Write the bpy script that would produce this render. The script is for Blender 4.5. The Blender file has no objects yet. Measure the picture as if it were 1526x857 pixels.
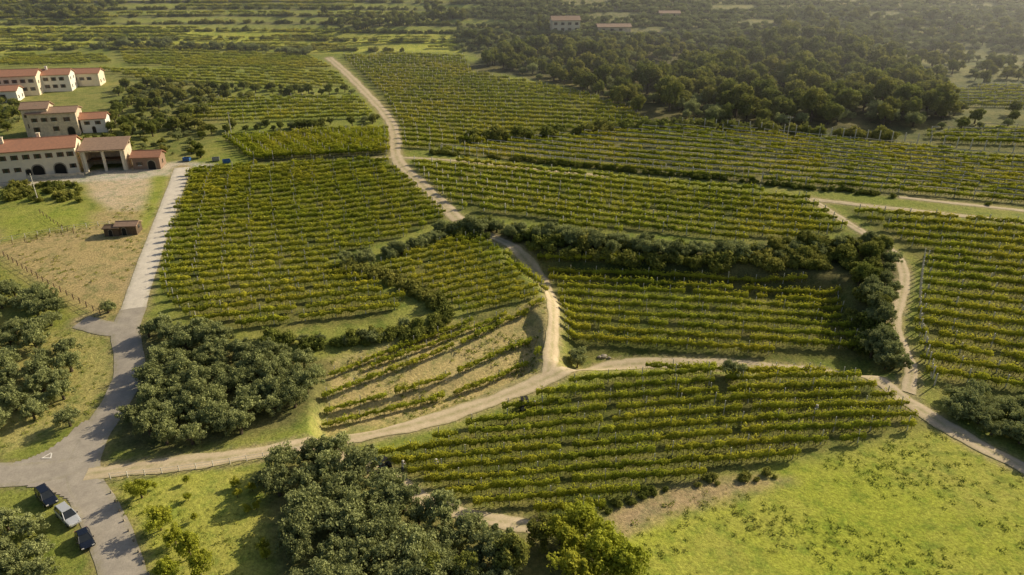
import bpy, bmesh, math, random
import numpy as np
from mathutils import Vector, Matrix
random.seed(7); rng=np.random.default_rng(7)
sc=bpy.context.scene
sc.view_settings.view_transform='Standard'
try: sc.view_settings.look='None'
except Exception: pass
sc.view_settings.exposure=0

# ------------------------------------------------------------------ camera
FPX=1031.0; PITCH=math.radians(25); CZ=70.0
cd=bpy.data.cameras.new("camera"); cam=bpy.data.objects.new("camera",cd); sc.collection.objects.link(cam)
cam.location=(0,0,CZ); cam.rotation_euler=(math.radians(65),0,0)
cd.sensor_width=36; cd.lens=FPX/1526*36; cd.clip_end=6000; cd.clip_start=0.5
sc.camera=cam

# ------------------------------------------------------------------ light
AZ=math.radians(35); EL=math.radians(30)
sd=Vector((math.cos(AZ)*math.cos(EL),math.sin(AZ)*math.cos(EL),math.sin(EL)))
w=bpy.data.worlds.new("World"); sc.world=w; w.use_nodes=True
nt=w.node_tree; bg=nt.nodes['Background']; sky=nt.nodes.new('ShaderNodeTexSky'); sky.sky_type='NISHITA'
sky.sun_disc=False; sky.sun_elevation=EL; sky.sun_rotation=math.radians(90)-AZ; sky.dust_density=3.0
nt.links.new(sky.outputs[0],bg.inputs[0]); bg.inputs[1].default_value=0.085
sl=bpy.data.lights.new("sun","SUN"); sl.energy=5.0; sl.angle=math.radians(0.5); sl.color=(1,0.88,0.64)
so=bpy.data.objects.new("sun",sl); so.rotation_euler=sd.to_track_quat('Z','Y').to_euler(); sc.collection.objects.link(so)

# ------------------------------------------------------------------ maths
def sstep(a,b,x):
    t=np.clip((x-a)/(b-a),0,1); return t*t*(3-2*t)
def inpoly(x,y,poly):
    c=np.zeros(x.shape,bool); n=len(poly)
    for i in range(n):
        x0,y0=poly[i]; x1,y1=poly[(i+1)%n]
        if y0==y1: continue
        c^=((y0>y)!=(y1>y))&(x<(x1-x0)*(y-y0)/(y1-y0)+x0)
    return c
def dline(x,y,pl,closed=False):
    d=np.full(x.shape,1e9); n=len(pl)
    for i in range(n if closed else n-1):
        x0,y0=pl[i]; x1,y1=pl[(i+1)%n]; dx,dy=x1-x0,y1-y0; L=dx*dx+dy*dy+1e-9
        t=np.clip(((x-x0)*dx+(y-y0)*dy)/L,0,1)
        d=np.minimum(d,(x-x0-t*dx)**2+(y-y0-t*dy)**2)
    return np.sqrt(d)
YB=[-400,60,100,132,200,300,395,500,600,800,1100,2000]; ZB=[-3,-0.5,0.3,5,10.5,19,26,53,86,150,230,300]
TP=3.4
def hs(x,y):
    z=sum(np.interp(y+o,YB,ZB) for o in (-9,-3,3,9))/4
    return z+0.8*np.sin(x/37+1)*np.cos(y/45)+0.45*np.sin(x/19+y/23)+sstep(330,480,y)*(4*np.sin(x/90+0.6)+1.5*np.sin(x/41+1))
def h0(x,y):
    z=hs(x,y)
    return z-sstep(385,430,y)*(TP/6.2832)*.85*np.sin(z*6.2832/TP)
STEPS=[]
def h(x,y):
    x=np.asarray(x,float); y=np.asarray(y,float)
    z=h0(x,y)
    for poly,dz,fall,bb in STEPS:
        m=(x>bb[0]-fall)&(x<bb[1]+fall)&(y>bb[2]-fall)&(y<bb[3]+fall)
        if not m.any(): continue
        xm=x[m]; ym=y[m]
        d=dline(xm,ym,poly,True); d=np.where(inpoly(xm,ym,poly),-d,d)
        z[m]=z[m]+dz*(1-sstep(0,fall,d))
    return z
def h1(x,y): return float(h(np.array([x]),np.array([y]))[0])
CP_,SP_=math.cos(PITCH),math.sin(PITCH)
TS=np.geomspace(15,2500,900)
def G(u,v):
    """surveyed control point -> ground position (x,y) on the terrain"""
    a=(u-763)/FPX; b=-(v-428.5)/FPX
    d=np.array([a,CP_+b*SP_,-SP_+b*CP_])
    X=d[0]*TS; Y=d[1]*TS; Z=CZ+d[2]*TS
    dif=Z-h(X,Y); k=np.argmax(dif<0)
    if dif[k]>=0: k=len(TS)-1
    lo,hi=TS[k-1],TS[k]
    for _ in range(14):
        m=(lo+hi)/2
        if CZ+d[2]*m-h1(d[0]*m,d[1]*m)<0: hi=m
        else: lo=m
    return (d[0]*hi,d[1]*hi)
def GP(pts): return [G(u,v) for u,v in pts]
def chaikin(p,n=2):
    for _ in range(n):
        q=[p[0]]
        for a,b in zip(p[:-1],p[1:]):
            q.append((a[0]*.75+b[0]*.25,a[1]*.75+b[1]*.25)); q.append((a[0]*.25+b[0]*.75,a[1]*.25+b[1]*.75))
        q.append(p[-1]); p=q
    return p
def resamp(p,s):
    p=np.array(p); L=np.r_[0,np.cumsum(np.hypot(*np.diff(p,axis=0).T))]
    n=max(2,int(L[-1]/s)+1); t=np.linspace(0,L[-1],n)
    return np.c_[np.interp(t,L,p[:,0]),np.interp(t,L,p[:,1])]
def addstep(px,dz,fall):
    p=GP(px); a=np.array(p); STEPS.append((p,dz,fall,(a[:,0].min(),a[:,0].max(),a[:,1].min(),a[:,1].max())))
bowl=[(785,384),(880,392),(1000,403),(1130,412),(1240,428),(1262,470),(1280,500),(1290,530),(1150,530),(960,522),(862,522),(862,470),(855,440),(830,415)]
addstep(bowl,-3.8,7)
for tb in ([(480,556),(580,522),(650,495),(700,478),(745,474),(782,462),(796,480),(790,545),(700,585),(560,632),(480,645)],
           [(484,604),(560,578),(640,548),(700,522),(750,498),(788,480),(797,500),(788,548),(700,587),(560,634),(480,646)],
           [(486,628),(600,598),(700,566),(755,538),(790,512),(798,525),(786,550),(700,589),(560,636),(480,648)]):
    addstep(tb,-1.0,2.2)

# ------------------------------------------------------------------ materials
def newmat(n):
    m=bpy.data.materials.new(n); m.use_nodes=True; t=m.node_tree; t.nodes.clear()
    o=t.nodes.new('ShaderNodeOutputMaterial'); return m,t,o
def noise(t,scale,detail=4,rough=.6,vec=None):
    n=t.nodes.new('ShaderNodeTexNoise'); n.inputs['Scale'].default_value=scale; n.inputs['Detail'].default_value=detail; n.inputs['Roughness'].default_value=rough
    if vec: t.links.new(vec,n.inputs['Vector'])
    return n.outputs['Fac']
def ramp(t,fac,a,b,ca=(0,0,0,1),cb=(1,1,1,1)):
    r=t.nodes.new('ShaderNodeValToRGB'); r.color_ramp.elements[0].position=a; r.color_ramp.elements[1].position=b
    r.color_ramp.elements[0].color=ca; r.color_ramp.elements[1].color=cb
    t.links.new(fac,r.inputs[0]); return r.outputs[0]
def mix(t,fac,a,b,mode='MIX'):
    m=t.nodes.new('ShaderNodeMix'); m.data_type='RGBA'; m.blend_type=mode
    for s,v in ((m.inputs[0],fac),(m.inputs[6],a),(m.inputs[7],b)):
        if hasattr(v,'is_linked'): t.links.new(v,s)
        else: s.default_value=v if isinstance(v,(int,float)) else (*v,1)[:4]
    return m.outputs[2]
def math_(t,op,a,b):
    m=t.nodes.new('ShaderNodeMath'); m.operation=op
    for s,v in ((m.inputs[0],a),(m.inputs[1],b)):
        if hasattr(v,'is_linked'): t.links.new(v,s)
        else: s.default_value=v
    return m.outputs[0]
def fol(name,dark,light,alt=None,tr=.3):
    m,t,o=newmat(name)
    a=t.nodes.new('ShaderNodeAttribute'); a.attribute_name='v'
    oi=t.nodes.new('ShaderNodeObjectInfo')
    g=t.nodes.new('ShaderNodeNewGeometry')
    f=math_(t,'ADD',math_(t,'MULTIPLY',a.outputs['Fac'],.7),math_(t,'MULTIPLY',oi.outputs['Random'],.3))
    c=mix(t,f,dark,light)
    if alt:
        nf=ramp(t,noise(t,.045,3,.6,g.outputs['Position']),.42,.66)
        nf=math_(t,'MULTIPLY',nf,math_(t,'MULTIPLY',a.outputs['Fac'],.8))
        c=mix(t,nf,c,alt)
    d=t.nodes.new('ShaderNodeBsdfDiffuse'); tl=t.nodes.new('ShaderNodeBsdfTranslucent'); ms=t.nodes.new('ShaderNodeMixShader'); ms.inputs[0].default_value=tr
    t.links.new(c,d.inputs[0]); t.links.new(c,tl.inputs[0]); t.links.new(d.outputs[0],ms.inputs[1]); t.links.new(tl.outputs[0],ms.inputs[2]); t.links.new(ms.outputs[0],o.inputs[0])
    return m
def solid(name,col,rough=.8,var=.15,scale=2.0,metal=0,spec=.3,col2=None):
    m,t,o=newmat(name); b=t.nodes.new('ShaderNodeBsdfPrincipled')
    tc=t.nodes.new('ShaderNodeTexCoord')
    n=noise(t,scale,6,.65,tc.outputs['Object'])
    c2=col2 or tuple(x*(1-2.5*var) if 1-2.5*var>0 else x*.2 for x in col)
    c=mix(t,ramp(t,n,.35,.7),col,c2)
    t.links.new(c,b.inputs['Base Color']); b.inputs['Roughness'].default_value=rough; b.inputs['Metallic'].default_value=metal
    b.inputs['Specular IOR Level'].default_value=spec
    t.links.new(b.outputs[0],o.inputs[0]); return m
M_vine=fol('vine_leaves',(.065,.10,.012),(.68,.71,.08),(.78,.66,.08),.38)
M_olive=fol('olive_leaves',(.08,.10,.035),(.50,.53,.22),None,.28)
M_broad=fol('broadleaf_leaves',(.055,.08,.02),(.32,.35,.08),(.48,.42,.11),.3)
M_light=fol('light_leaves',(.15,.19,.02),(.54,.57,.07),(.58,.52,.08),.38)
M_weed=fol('weed_leaves',(.14,.18,.03),(.38,.42,.08),(.48,.42,.14),.3)
M_bark=solid('bark',(.12,.09,.06),.9)
M_post=solid('weathered_post',(.76,.71,.62),.8)
M_net=solid('rolled_hail_net',(.50,.47,.36),.9,.1)
M_wall=solid('plaster',(.90,.78,.59),.9,.06,.5)
M_wall2=solid('old_plaster',(.80,.67,.49),.9,.16,.9)
M_white=solid('white_plaster',(.88,.83,.75),.9,.05,.6)
M_stone=solid('stone',(.42,.36,.27),.9,.2,1.5)
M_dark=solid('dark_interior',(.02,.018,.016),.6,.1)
M_glass=solid('window_glass',(.03,.035,.04),.12,.1,spec=.6)
M_shut=solid('brown_shutter',(.16,.10,.06),.7)
M_wood=solid('timber',(.16,.11,.07),.8)
M_metal=solid('grey_metal',(.35,.36,.37),.45,.1,metal=.6)
M_blue=solid('blue_paint',(.05,.14,.36),.5,.08)
M_redp=solid('red_paint',(.30,.07,.05),.5,.08)
M_dgrn=solid('dark_green_paint',(.05,.08,.06),.5,.08)
M_rub=solid('rubber',(.02,.02,.02),.8,.1)
M_carb=solid('dark_car_paint',(.012,.016,.028),.22,.03,spec=.7)
M_cars=solid('silver_car_paint',(.62,.63,.64),.28,.03,metal=.3,spec=.6)
M_lampg=solid('lamp_lens',(.7,.68,.62),.2,.05)
M_lampr=solid('tail_lens',(.4,.02,.02),.3,.05)
M_skin=solid('skin',(.5,.3,.2),.6,.05)
M_cloth1=solid('work_shirt',(.5,.5,.48),.9,.1)
M_cloth2=solid('work_trousers',(.05,.07,.13),.9,.1)
def tiles(name,a,b):
    m,t,o=newmat(name); bs=t.nodes.new('ShaderNodeBsdfPrincipled'); tc=t.nodes.new('ShaderNodeTexCoord')
    wv=t.nodes.new('ShaderNodeTexWave'); wv.inputs['Scale'].default_value=1.6; wv.inputs['Distortion'].default_value=.6; wv.bands_direction='X'
    t.links.new(tc.outputs['Object'],wv.inputs['Vector'])
    c=mix(t,ramp(t,noise(t,1.3,5,.7,tc.outputs['Object']),.3,.7),a,b)
    c=mix(t,math_(t,'MULTIPLY',wv.outputs['Fac'],.4),c,(.1,.05,.03))
    t.links.new(c,bs.inputs['Base Color']); bs.inputs['Roughness'].default_value=.85
    bm=t.nodes.new('ShaderNodeBump'); bm.inputs['Strength'].default_value=.5; t.links.new(wv.outputs['Fac'],bm.inputs['Height']); t.links.new(bm.outputs[0],bs.inputs['Normal'])
    t.links.new(bs.outputs[0],o.inputs[0]); return m
M_tile=tiles('terracotta_tiles',(.56,.26,.15),(.38,.19,.12)); M_tile2=tiles('old_tiles',(.44,.29,.20),(.28,.19,.13))
def groundmat():
    m,t,o=newmat('ground'); b=t.nodes.new('ShaderNodeBsdfPrincipled'); b.inputs['Roughness'].default_value=.95; b.inputs['Specular IOR Level'].default_value=.1
    a=t.nodes.new('ShaderNodeAttribute'); a.attribute_name='col'; g=t.nodes.new('ShaderNodeNewGeometry'); P=g.outputs['Position']
    c=a.outputs['Color']
    c=mix(t,math_(t,'MULTIPLY',ramp(t,noise(t,.05,6,.68,P),.42,.64),.5),c,mix(t,.7,c,(.50,.40,.14)))
    c=mix(t,math_(t,'MULTIPLY',ramp(t,noise(t,.35,6,.7,P),.48,.64),.7),c,mix(t,1.0,c,(.45,.62,.5),'MULTIPLY'))
    c=mix(t,1.0,c,ramp(t,noise(t,2.2,6,.75,P),.3,.7,(.5,.5,.5,1),(1.4,1.4,1.4,1)),'MULTIPLY')
    t.links.new(c,b.inputs['Base Color'])
    bm=t.nodes.new('ShaderNodeBump'); bm.inputs['Strength'].default_value=.8; bm.inputs['Distance'].default_value=.3
    t.links.new(noise(t,1.8,7,.75,P),bm.inputs['Height']); t.links.new(bm.outputs[0],b.inputs['Normal'])
    t.links.new(b.outputs[0],o.inputs[0]); return m
M_ground=groundmat()
def roadmat(name,c1,c2,grass=0.0,sc1=.5):
    m,t,o=newmat(name); b=t.nodes.new('ShaderNodeBsdfPrincipled'); b.inputs['Roughness'].default_value=.9; b.inputs['Specular IOR Level'].default_value=.15
    g=t.nodes.new('ShaderNodeNewGeometry'); P=g.outputs['Position']
    c=mix(t,ramp(t,noise(t,sc1,6,.7,P),.35,.68),c1,c2)
    c=mix(t,1.0,c,ramp(t,noise(t,4,5,.7,P),.3,.7,(.78,.78,.78,1),(1.14,1.14,1.14,1)),'MULTIPLY')
    a=t.nodes.new('ShaderNodeAttribute'); a.attribute_name='across'
    ab=math_(t,'ABSOLUTE',a.outputs['Fac'],0)
    if grass>0:
        mid=ramp(t,ab,.0,.42,(1,1,1,1),(0,0,0,1)); ed=ramp(t,ab,.72,1.0)
        f=math_(t,'ADD',math_(t,'MULTIPLY',mid,.8),ed)
        f=math_(t,'MULTIPLY',f,ramp(t,noise(t,.9,5,.8,P),.36,.58))
        c=mix(t,math_(t,'MULTIPLY',f,grass),c,(.22,.23,.06))
    else:
        f=math_(t,'MULTIPLY',ramp(t,ab,.6,1.0),ramp(t,noise(t,1.4,6,.8,P),.42,.6))
        c=mix(t,math_(t,'MULTIPLY',f,.7),c,(.32,.29,.14))
    t.links.new(c,b.inputs['Base Color']); t.links.new(b.outputs[0],o.inputs[0])
    bm=t.nodes.new('ShaderNodeBump'); bm.inputs['Strength'].default_value=.3; bm.inputs['Distance'].default_value=.1
    t.links.new(noise(t,5,5,.7,P),bm.inputs['Height']); t.links.new(bm.outputs[0],b.inputs['Normal'])
    return m
M_asph=roadmat('worn_asphalt',(.48,.42,.34),(.36,.315,.26)); M_conc=roadmat('concrete_road',(.76,.68,.56),(.62,.55,.45)); M_dirt=roadmat('dirt_track',(.68,.55,.37),(.54,.43,.27),.7)

# ------------------------------------------------------------------ mesh helpers
def mkobj(name,verts,faces,mats=(),col=None,smooth=False):
    me=bpy.data.meshes.new(name); me.from_pydata([tuple(map(float,v)) for v in verts],[],faces); me.update()
    for m in mats: me.materials.append(m)
    o=bpy.data.objects.new(name,me); (col or sc.collection).objects.link(o)
    if smooth:
        for p in me.polygons: p.use_smooth=True
    return o
class MB:
    def __init__(s): s.v=[];s.f=[];s.m=[]
    def add(s,v,f,mi=0):
        n=len(s.v); s.v+=list(v); s.f+=[tuple(i+n for i in q) for q in f]; s.m+=[mi]*len(f)
    def box(s,x0,x1,y0,y1,z0,z1,mi=0):
        s.add([(x0,y0,z0),(x1,y0,z0),(x1,y1,z0),(x0,y1,z0),(x0,y0,z1),(x1,y0,z1),(x1,y1,z1),(x0,y1,z1)],
              [(0,3,2,1),(4,5,6,7),(0,1,5,4),(1,2,6,5),(2,3,7,6),(3,0,4,7)],mi)
    def tube(s,p0,p1,r0,r1,n=6,mi=0):
        p0=Vector(p0);p1=Vector(p1);d=(p1-p0).normalized();a=d.orthogonal().normalized();b=d.cross(a)
        vs=[]
        for p,r in((p0,r0),(p1,r1)):
            for i in range(n):
                t=2*math.pi*i/n; vs.append(tuple(p+(a*math.cos(t)+b*math.sin(t))*r))
        s.add(vs,[(i,(i+1)%n,n+(i+1)%n,n+i) for i in range(n)]+[tuple(range(n))[::-1],tuple(range(n,2*n))],mi)
    def obj(s,name,mats,parent=None,col=None,smooth=False):
        o=mkobj(name,s.v,s.f,mats,col,smooth)
        o.data.polygons.foreach_set('material_index',s.m)
        if parent: o.parent=parent
        return o
def leafcloud(C,S,Nn):
    n=len(C); Nn=Nn/ (np.linalg.norm(Nn,axis=1,keepdims=True)+1e-9)
    R=rng.normal(size=(n,3)); A=np.cross(Nn,R); A/=np.linalg.norm(A,axis=1,keepdims=True)+1e-9; B=np.cross(Nn,A)
    S=S[:,None]
    V=np.stack([C+A*S,C+B*S*.65+Nn*S*.15,C-A*S,C-B*S*.65+Nn*S*.15],1).reshape(-1,3)
    return V
def leafmesh(name,V,vv,mb=None,mats=()):
    n=len(V)//4
    F=(np.arange(n*4).reshape(n,4)).tolist(); verts=V.tolist(); mi=[0]*n
    vals=list(vv)
    if mb:
        k=len(verts); verts+= [tuple(p) for p in mb.v]; F+=[tuple(i+k for i in q) for q in mb.f]; mi+=[1]*len(mb.f); vals+=[.5]*len(mb.f)
    me=bpy.data.meshes.new(name); me.from_pydata(verts,[],F); me.update()
    for m in mats: me.materials.append(m)
    me.polygons.foreach_set('material_index',mi)
    at=me.attributes.new('v','FLOAT','FACE'); at.data.foreach_set('value',np.array(vals,np.float32))
    return me
def tree_mesh(name,rx,rz,zc,nc,nl,ls,mat,trunk_r,irr=.35,cl=.42):
    th=rng.uniform(0,2*math.pi,nc); cz=rng.uniform(-.8,1,nc); rr=np.sqrt(np.maximum(0,1-cz**2))
    rad=rng.uniform(1-irr*1.6,1,nc)*.82
    sx=rng.uniform(.85,1.15); cen=np.c_[np.cos(th)*rr*rx*rad*sx,np.sin(th)*rr*rx*rad/sx,zc+cz*rz*rad]
    cen[:,:2]+=rng.normal(0,.17*rx,(nc,2))
    cr=rng.uniform(.45,1.3,nc)*cl*rx
    cv=rng.uniform(0,1,nc)
    idx=rng.integers(0,nc,nl); d=rng.normal(size=(nl,3)); d/=np.linalg.norm(d,axis=1,keepdims=True)
    r=rng.uniform(.25,1.25,nl)**.7
    C=cen[idx]+d*(cr[idx]*r)[:,None]*np.array([1,1,.9])
    N=d+rng.normal(0,.6,(nl,3))
    S=ls*rng.uniform(.5,1.35,nl)
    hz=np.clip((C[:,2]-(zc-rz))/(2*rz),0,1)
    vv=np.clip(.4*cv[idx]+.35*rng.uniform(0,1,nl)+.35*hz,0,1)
    mb=MB(); mb.tube((0,0,-.4),(0.1*rx*.3,0,zc*.45),trunk_r*1.4,trunk_r*.9,7); mb.tube((0.1*rx*.3,0,zc*.45),(0,.1,zc),trunk_r*.9,trunk_r*.5,6)
    for k in range(5):
        c=cen[k%nc]; mb.tube((0.1*rx*.3,0,zc*.4),tuple(c),trunk_r*.55,trunk_r*.15,5)
    return leafmesh(name,leafcloud(C,S,N),vv,mb,(mat,M_bark))
def assetcol(name,meshes):
    c=bpy.data.collections.new(name)
    for i,me in enumerate(meshes):
        o=bpy.data.objects.new(me.name,me); c.objects.link(o)
    return c
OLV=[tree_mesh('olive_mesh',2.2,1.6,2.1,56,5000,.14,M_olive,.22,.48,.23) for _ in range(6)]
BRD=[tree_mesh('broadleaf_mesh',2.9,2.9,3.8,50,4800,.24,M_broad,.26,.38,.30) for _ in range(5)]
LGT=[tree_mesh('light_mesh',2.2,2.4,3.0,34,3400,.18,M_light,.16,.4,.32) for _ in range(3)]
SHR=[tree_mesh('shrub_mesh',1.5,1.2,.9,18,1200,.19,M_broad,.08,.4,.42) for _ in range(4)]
CYP=[tree_mesh('cypress_mesh',.9,4.6,5.2,34,2400,.25,M_broad,.2,.2,.55)]
def vine_mesh():
    n=420; x=rng.uniform(-1.15,1.15,n); a=rng.uniform(0,2*math.pi,n); r=np.sqrt(rng.uniform(.25,1,n))
    ph=rng.uniform(0,6); bulge=.8+.35*np.sin(x*2.3+ph)
    y=np.cos(a)*r*.55*bulge; z=1.34+np.sin(a)*r*.56*bulge
    C=np.c_[x,y,z]; N=np.c_[rng.normal(0,.5,n),np.cos(a),np.sin(a)+.35]+rng.normal(0,.4,(n,3))
    k=60; xs=rng.uniform(-1.1,1.1,k); C2=np.c_[xs,rng.normal(0,.25,k),rng.uniform(.25,2.35,k)]
    C=np.r_[C,C2]; N=np.r_[N,rng.normal(size=(k,3))]
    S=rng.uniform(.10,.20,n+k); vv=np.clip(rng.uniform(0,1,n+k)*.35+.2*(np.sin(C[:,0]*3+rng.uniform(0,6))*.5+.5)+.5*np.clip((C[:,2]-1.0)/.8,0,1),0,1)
    mb=MB()
    for q in(-.75,.05,.8): mb.tube((q,0,-.2),(q+.05,.05,1.3),.045,.03,4)
    return leafmesh('vine_mesh',leafcloud(C,S,N),vv,mb,(M_vine,M_bark))
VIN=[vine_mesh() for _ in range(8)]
def weed_mesh():
    n=26; C=np.c_[rng.normal(0,.22,n),rng.normal(0,.22,n),np.abs(rng.normal(.08,.09,n))]; N=rng.normal(size=(n,3))+np.array([0,0,.8])
    return leafmesh('weed_mesh',leafcloud(C,rng.uniform(.05,.13,n),N),rng.uniform(0,1,n),None,(M_weed,))
WED=[weed_mesh() for _ in range(5)]
pm=MB(); pm.box(-.06,.06,-.06,.06,-.3,2.5); po=pm.obj('post_mesh',(M_post,)); PST=[po.data]; bpy.data.objects.remove(po)
C_ol=assetcol('olive_assets',OLV);C_br=assetcol('broadleaf_assets',BRD);C_lg=assetcol('light_assets',LGT);C_sh=assetcol('shrub_assets',SHR);C_vi=assetcol('vine_assets',VIN);C_we=assetcol('weed_assets',WED);C_po=assetcol('post_assets',PST)
C_mx=assetcol('mixed_wood_assets',BRD[:4]+OLV[:2])
NG={}
def group(col):
    if col.name in NG: return NG[col.name]
    g=bpy.data.node_groups.new('scatter_'+col.name,'GeometryNodeTree'); g.is_modifier=True
    g.interface.new_socket('Geometry',in_out='INPUT',socket_type='NodeSocketGeometry'); g.interface.new_socket('Geometry',in_out='OUTPUT',socket_type='NodeSocketGeometry')
    N=g.nodes; i=N.new('NodeGroupInput'); o=N.new('NodeGroupOutput'); ci=N.new('GeometryNodeCollectionInfo'); ip=N.new('GeometryNodeInstanceOnPoints')
    ci.inputs['Collection'].default_value=col; ci.inputs['Separate Children'].default_value=True; ci.inputs['Reset Children'].default_value=True
    ip.inputs['Pick Instance'].default_value=True
    def na(n,t):
        a=N.new('GeometryNodeInputNamedAttribute'); a.data_type=t; a.inputs['Name'].default_value=n; return a.outputs['Attribute']
    e=N.new('FunctionNodeEulerToRotation'); L=g.links
    L.new(na('rot','FLOAT_VECTOR'),e.inputs[0]); L.new(e.outputs[0],ip.inputs['Rotation']); L.new(na('scl','FLOAT_VECTOR'),ip.inputs['Scale']); L.new(na('vi','INT'),ip.inputs['Instance Index'])
    L.new(i.outputs[0],ip.inputs['Points']); L.new(ci.outputs[0],ip.inputs['Instance']); L.new(ip.outputs[0],o.inputs[0])
    NG[col.name]=g; return g
TOT=0
def scatter(name,P,R,S,col):
    global TOT
    n=len(P)
    if n==0: return
    TOT+=n
    me=bpy.data.meshes.new(name); me.vertices.add(n); me.vertices.foreach_set('co',np.asarray(P,np.float32).ravel())
    a=me.attributes.new('rot','FLOAT_VECTOR','POINT'); a.data.foreach_set('vector',np.asarray(R,np.float32).ravel())
    a=me.attributes.new('scl','FLOAT_VECTOR','POINT'); a.data.foreach_set('vector',np.asarray(S,np.float32).ravel())
    a=me.attributes.new('vi','INT','POINT'); a.data.foreach_set('value',rng.integers(0,len(col.objects),n).astype(np.int32))
    o=bpy.data.objects.new(name,me); sc.collection.objects.link(o); m=o.modifiers.new('scatter','NODES'); m.node_group=group(col); return o

# ------------------------------------------------------------------ roads
ROADS=[]; PAINT=[]
def strip(name,pl,wd,mat,lift=.08,wob=.12,nx=7):
    pl=resamp(pl,1.3); n=len(pl); t=np.gradient(pl,axis=0); t/=np.linalg.norm(t,axis=1,keepdims=True)+1e-9; nn=np.c_[-t[:,1],t[:,0]]
    def wn():
        s=np.arange(n)*1.3; return wd/2*(1+wob*(np.sin(s*.31+random.random()*6)*.5+np.sin(s*.83+random.random()*6)*.3+rng.uniform(-.3,.3,n)))
    wl,wr=wn(),wn(); V=[];A=[]
    for k in range(nx):
        f=-1+2*k/(nx-1); off=np.where(f<0,f*wl,f*wr); q=pl+nn*off[:,None]; V.append(np.c_[q,h(q[:,0],q[:,1])+lift-(.05 if abs(f)==1 else 0)]); A.append(np.full(n,f))
    V=np.stack(V,1).reshape(-1,3); A=np.stack(A,1).ravel()
    F=[(i*nx+k,i*nx+k+1,(i+1)*nx+k+1,(i+1)*nx+k) for i in range(n-1) for k in range(nx-1)]
    o=mkobj(name,V.tolist(),F,(mat,),smooth=True); a=o.data.attributes.new('across','FLOAT','POINT'); a.data.foreach_set('value',A.astype(np.float32))
    return o
def road(name,px,wd,mat,lift=.08,wob=.12,col=(.44,.35,.19)):
    pl=chaikin(GP(px),3); ROADS.append((resamp(pl,4).tolist(),wd/2)); strip(name,pl,wd,mat,lift,wob); PAINT.append((resamp(pl,4).tolist(),wd/2+.5,1.2,col)); return pl
road('asphalt_road',[(195,930),(186,860),(168,805),(143,755),(118,710),(128,665),(155,627),(180,590),(194,555),(191,520),(186,492),(199,458)],5.2,M_asph,.10,.06,(.32,.27,.12))
road('asphalt_side_road',[(-160,706),(-60,708),(20,708),(90,702),(125,690)],5.4,M_asph,.115,.06,(.32,.27,.12))
road('asphalt_side_road',[(120,480),(150,488),(187,494)],4.0,M_asph,.115,.1)
road('concrete_road',[(199,460),(218,400),(240,340),(262,280),(272,250)],4.8,M_conc,.12,.03)
road('dirt_road',[(128,708),(200,698),(300,688),(380,676),(470,660),(560,646),(650,626),(740,595),(820,563),(890,548),(960,541),(1040,541),(1130,547),(1250,557),(1315,570),(1350,597),(1400,630),(1460,665),(1530,700),(1620,750)],3.3,M_dirt,.13,.25)
road('dirt_track',[(815,565),(822,530),(826,470),(820,435),(800,402),(770,373),(735,352),(690,338)],2.7,M_dirt,.12,.25)
road('dirt_track',[(490,86),(520,112),(552,145),(582,178),(590,205),(588,238),(618,265),(650,295),(684,328)],4.0,M_dirt,.08,.2)
road('dirt_track',[(1208,296),(1250,325),(1288,347),(1332,375),(1352,405),(1340,450),(1332,490),(1345,520),(1362,550),(1352,585)],2.4,M_dirt,.08,.25)
road('dirt_track',[(1215,298),(1350,313),(1440,322),(1560,337)],2.0,M_dirt,.08,.2)
road('dirt_track',[(1340,294),(1430,304),(1560,318)],1.8,M_dirt,.08,.2)
road('dirt_track',[(560,235),(640,236),(760,248),(900,262)],1.4,M_dirt,.08,.2)
road('dirt_track',[(470,662),(510,682),(560,698),(610,730),(660,758),(740,778),(800,786)],2.6,M_dirt,.09,.3)
def drape(name,px,mat,lift,step=1.0):
    p=chaikin(GP(px)+[G(*px[0])],2)[:-1]; a=np.array(p)
    xs=np.arange(a[:,0].min()-1,a[:,0].max()+1,step); ys=np.arange(a[:,1].min()-1,a[:,1].max()+1,step)
    X,Y=np.meshgrid(xs,ys); ins=inpoly(X,Y,p)|(dline(X,Y,p,True)<step*.6); Z=h(X,Y)+lift; nx=len(xs)
    idx=-np.ones(X.size,int); k=np.where(ins.ravel())[0]; idx[k]=np.arange(len(k))
    V=np.c_[X.ravel()[k],Y.ravel()[k],Z.ravel()[k]]; F=[]
    for j in range(len(ys)-1):
        for i in range(nx-1):
            q=(idx[j*nx+i],idx[j*nx+i+1],idx[(j+1)*nx+i+1],idx[(j+1)*nx+i])
            if min(q)>=0: F.append(tuple(int(c) for c in q))
    mkobj(name,V.tolist(),F,(mat,),smooth=True); ROADS.append((p+[p[0]],.3)); return p
drape('asphalt_junction',[(20,690),(60,678),(100,652),(128,622),(150,640),(140,690),(150,735),(166,785),(140,790),(112,752),(80,732),(40,724),(10,722)],M_asph,.085,.4)
gx,gy=G(72,681); gz=h1(gx,gy)+.13
mkobj('road_marking',[(gx-.8,gy-.5,gz),(gx+.8,gy-.5,gz),(gx,gy+1.2,gz),(gx-.5,gy-.3,gz),(gx+.5,gy-.3,gz),(gx,gy+.8,gz)],[(0,1,4,3),(1,2,5,4),(2,0,3,5)],(M_white,))
def nearroad(x,y,m):
    b=np.zeros(x.shape,bool)
    for pl,hw in ROADS: b|=dline(x,y,pl)<hw+m
    return b

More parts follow.
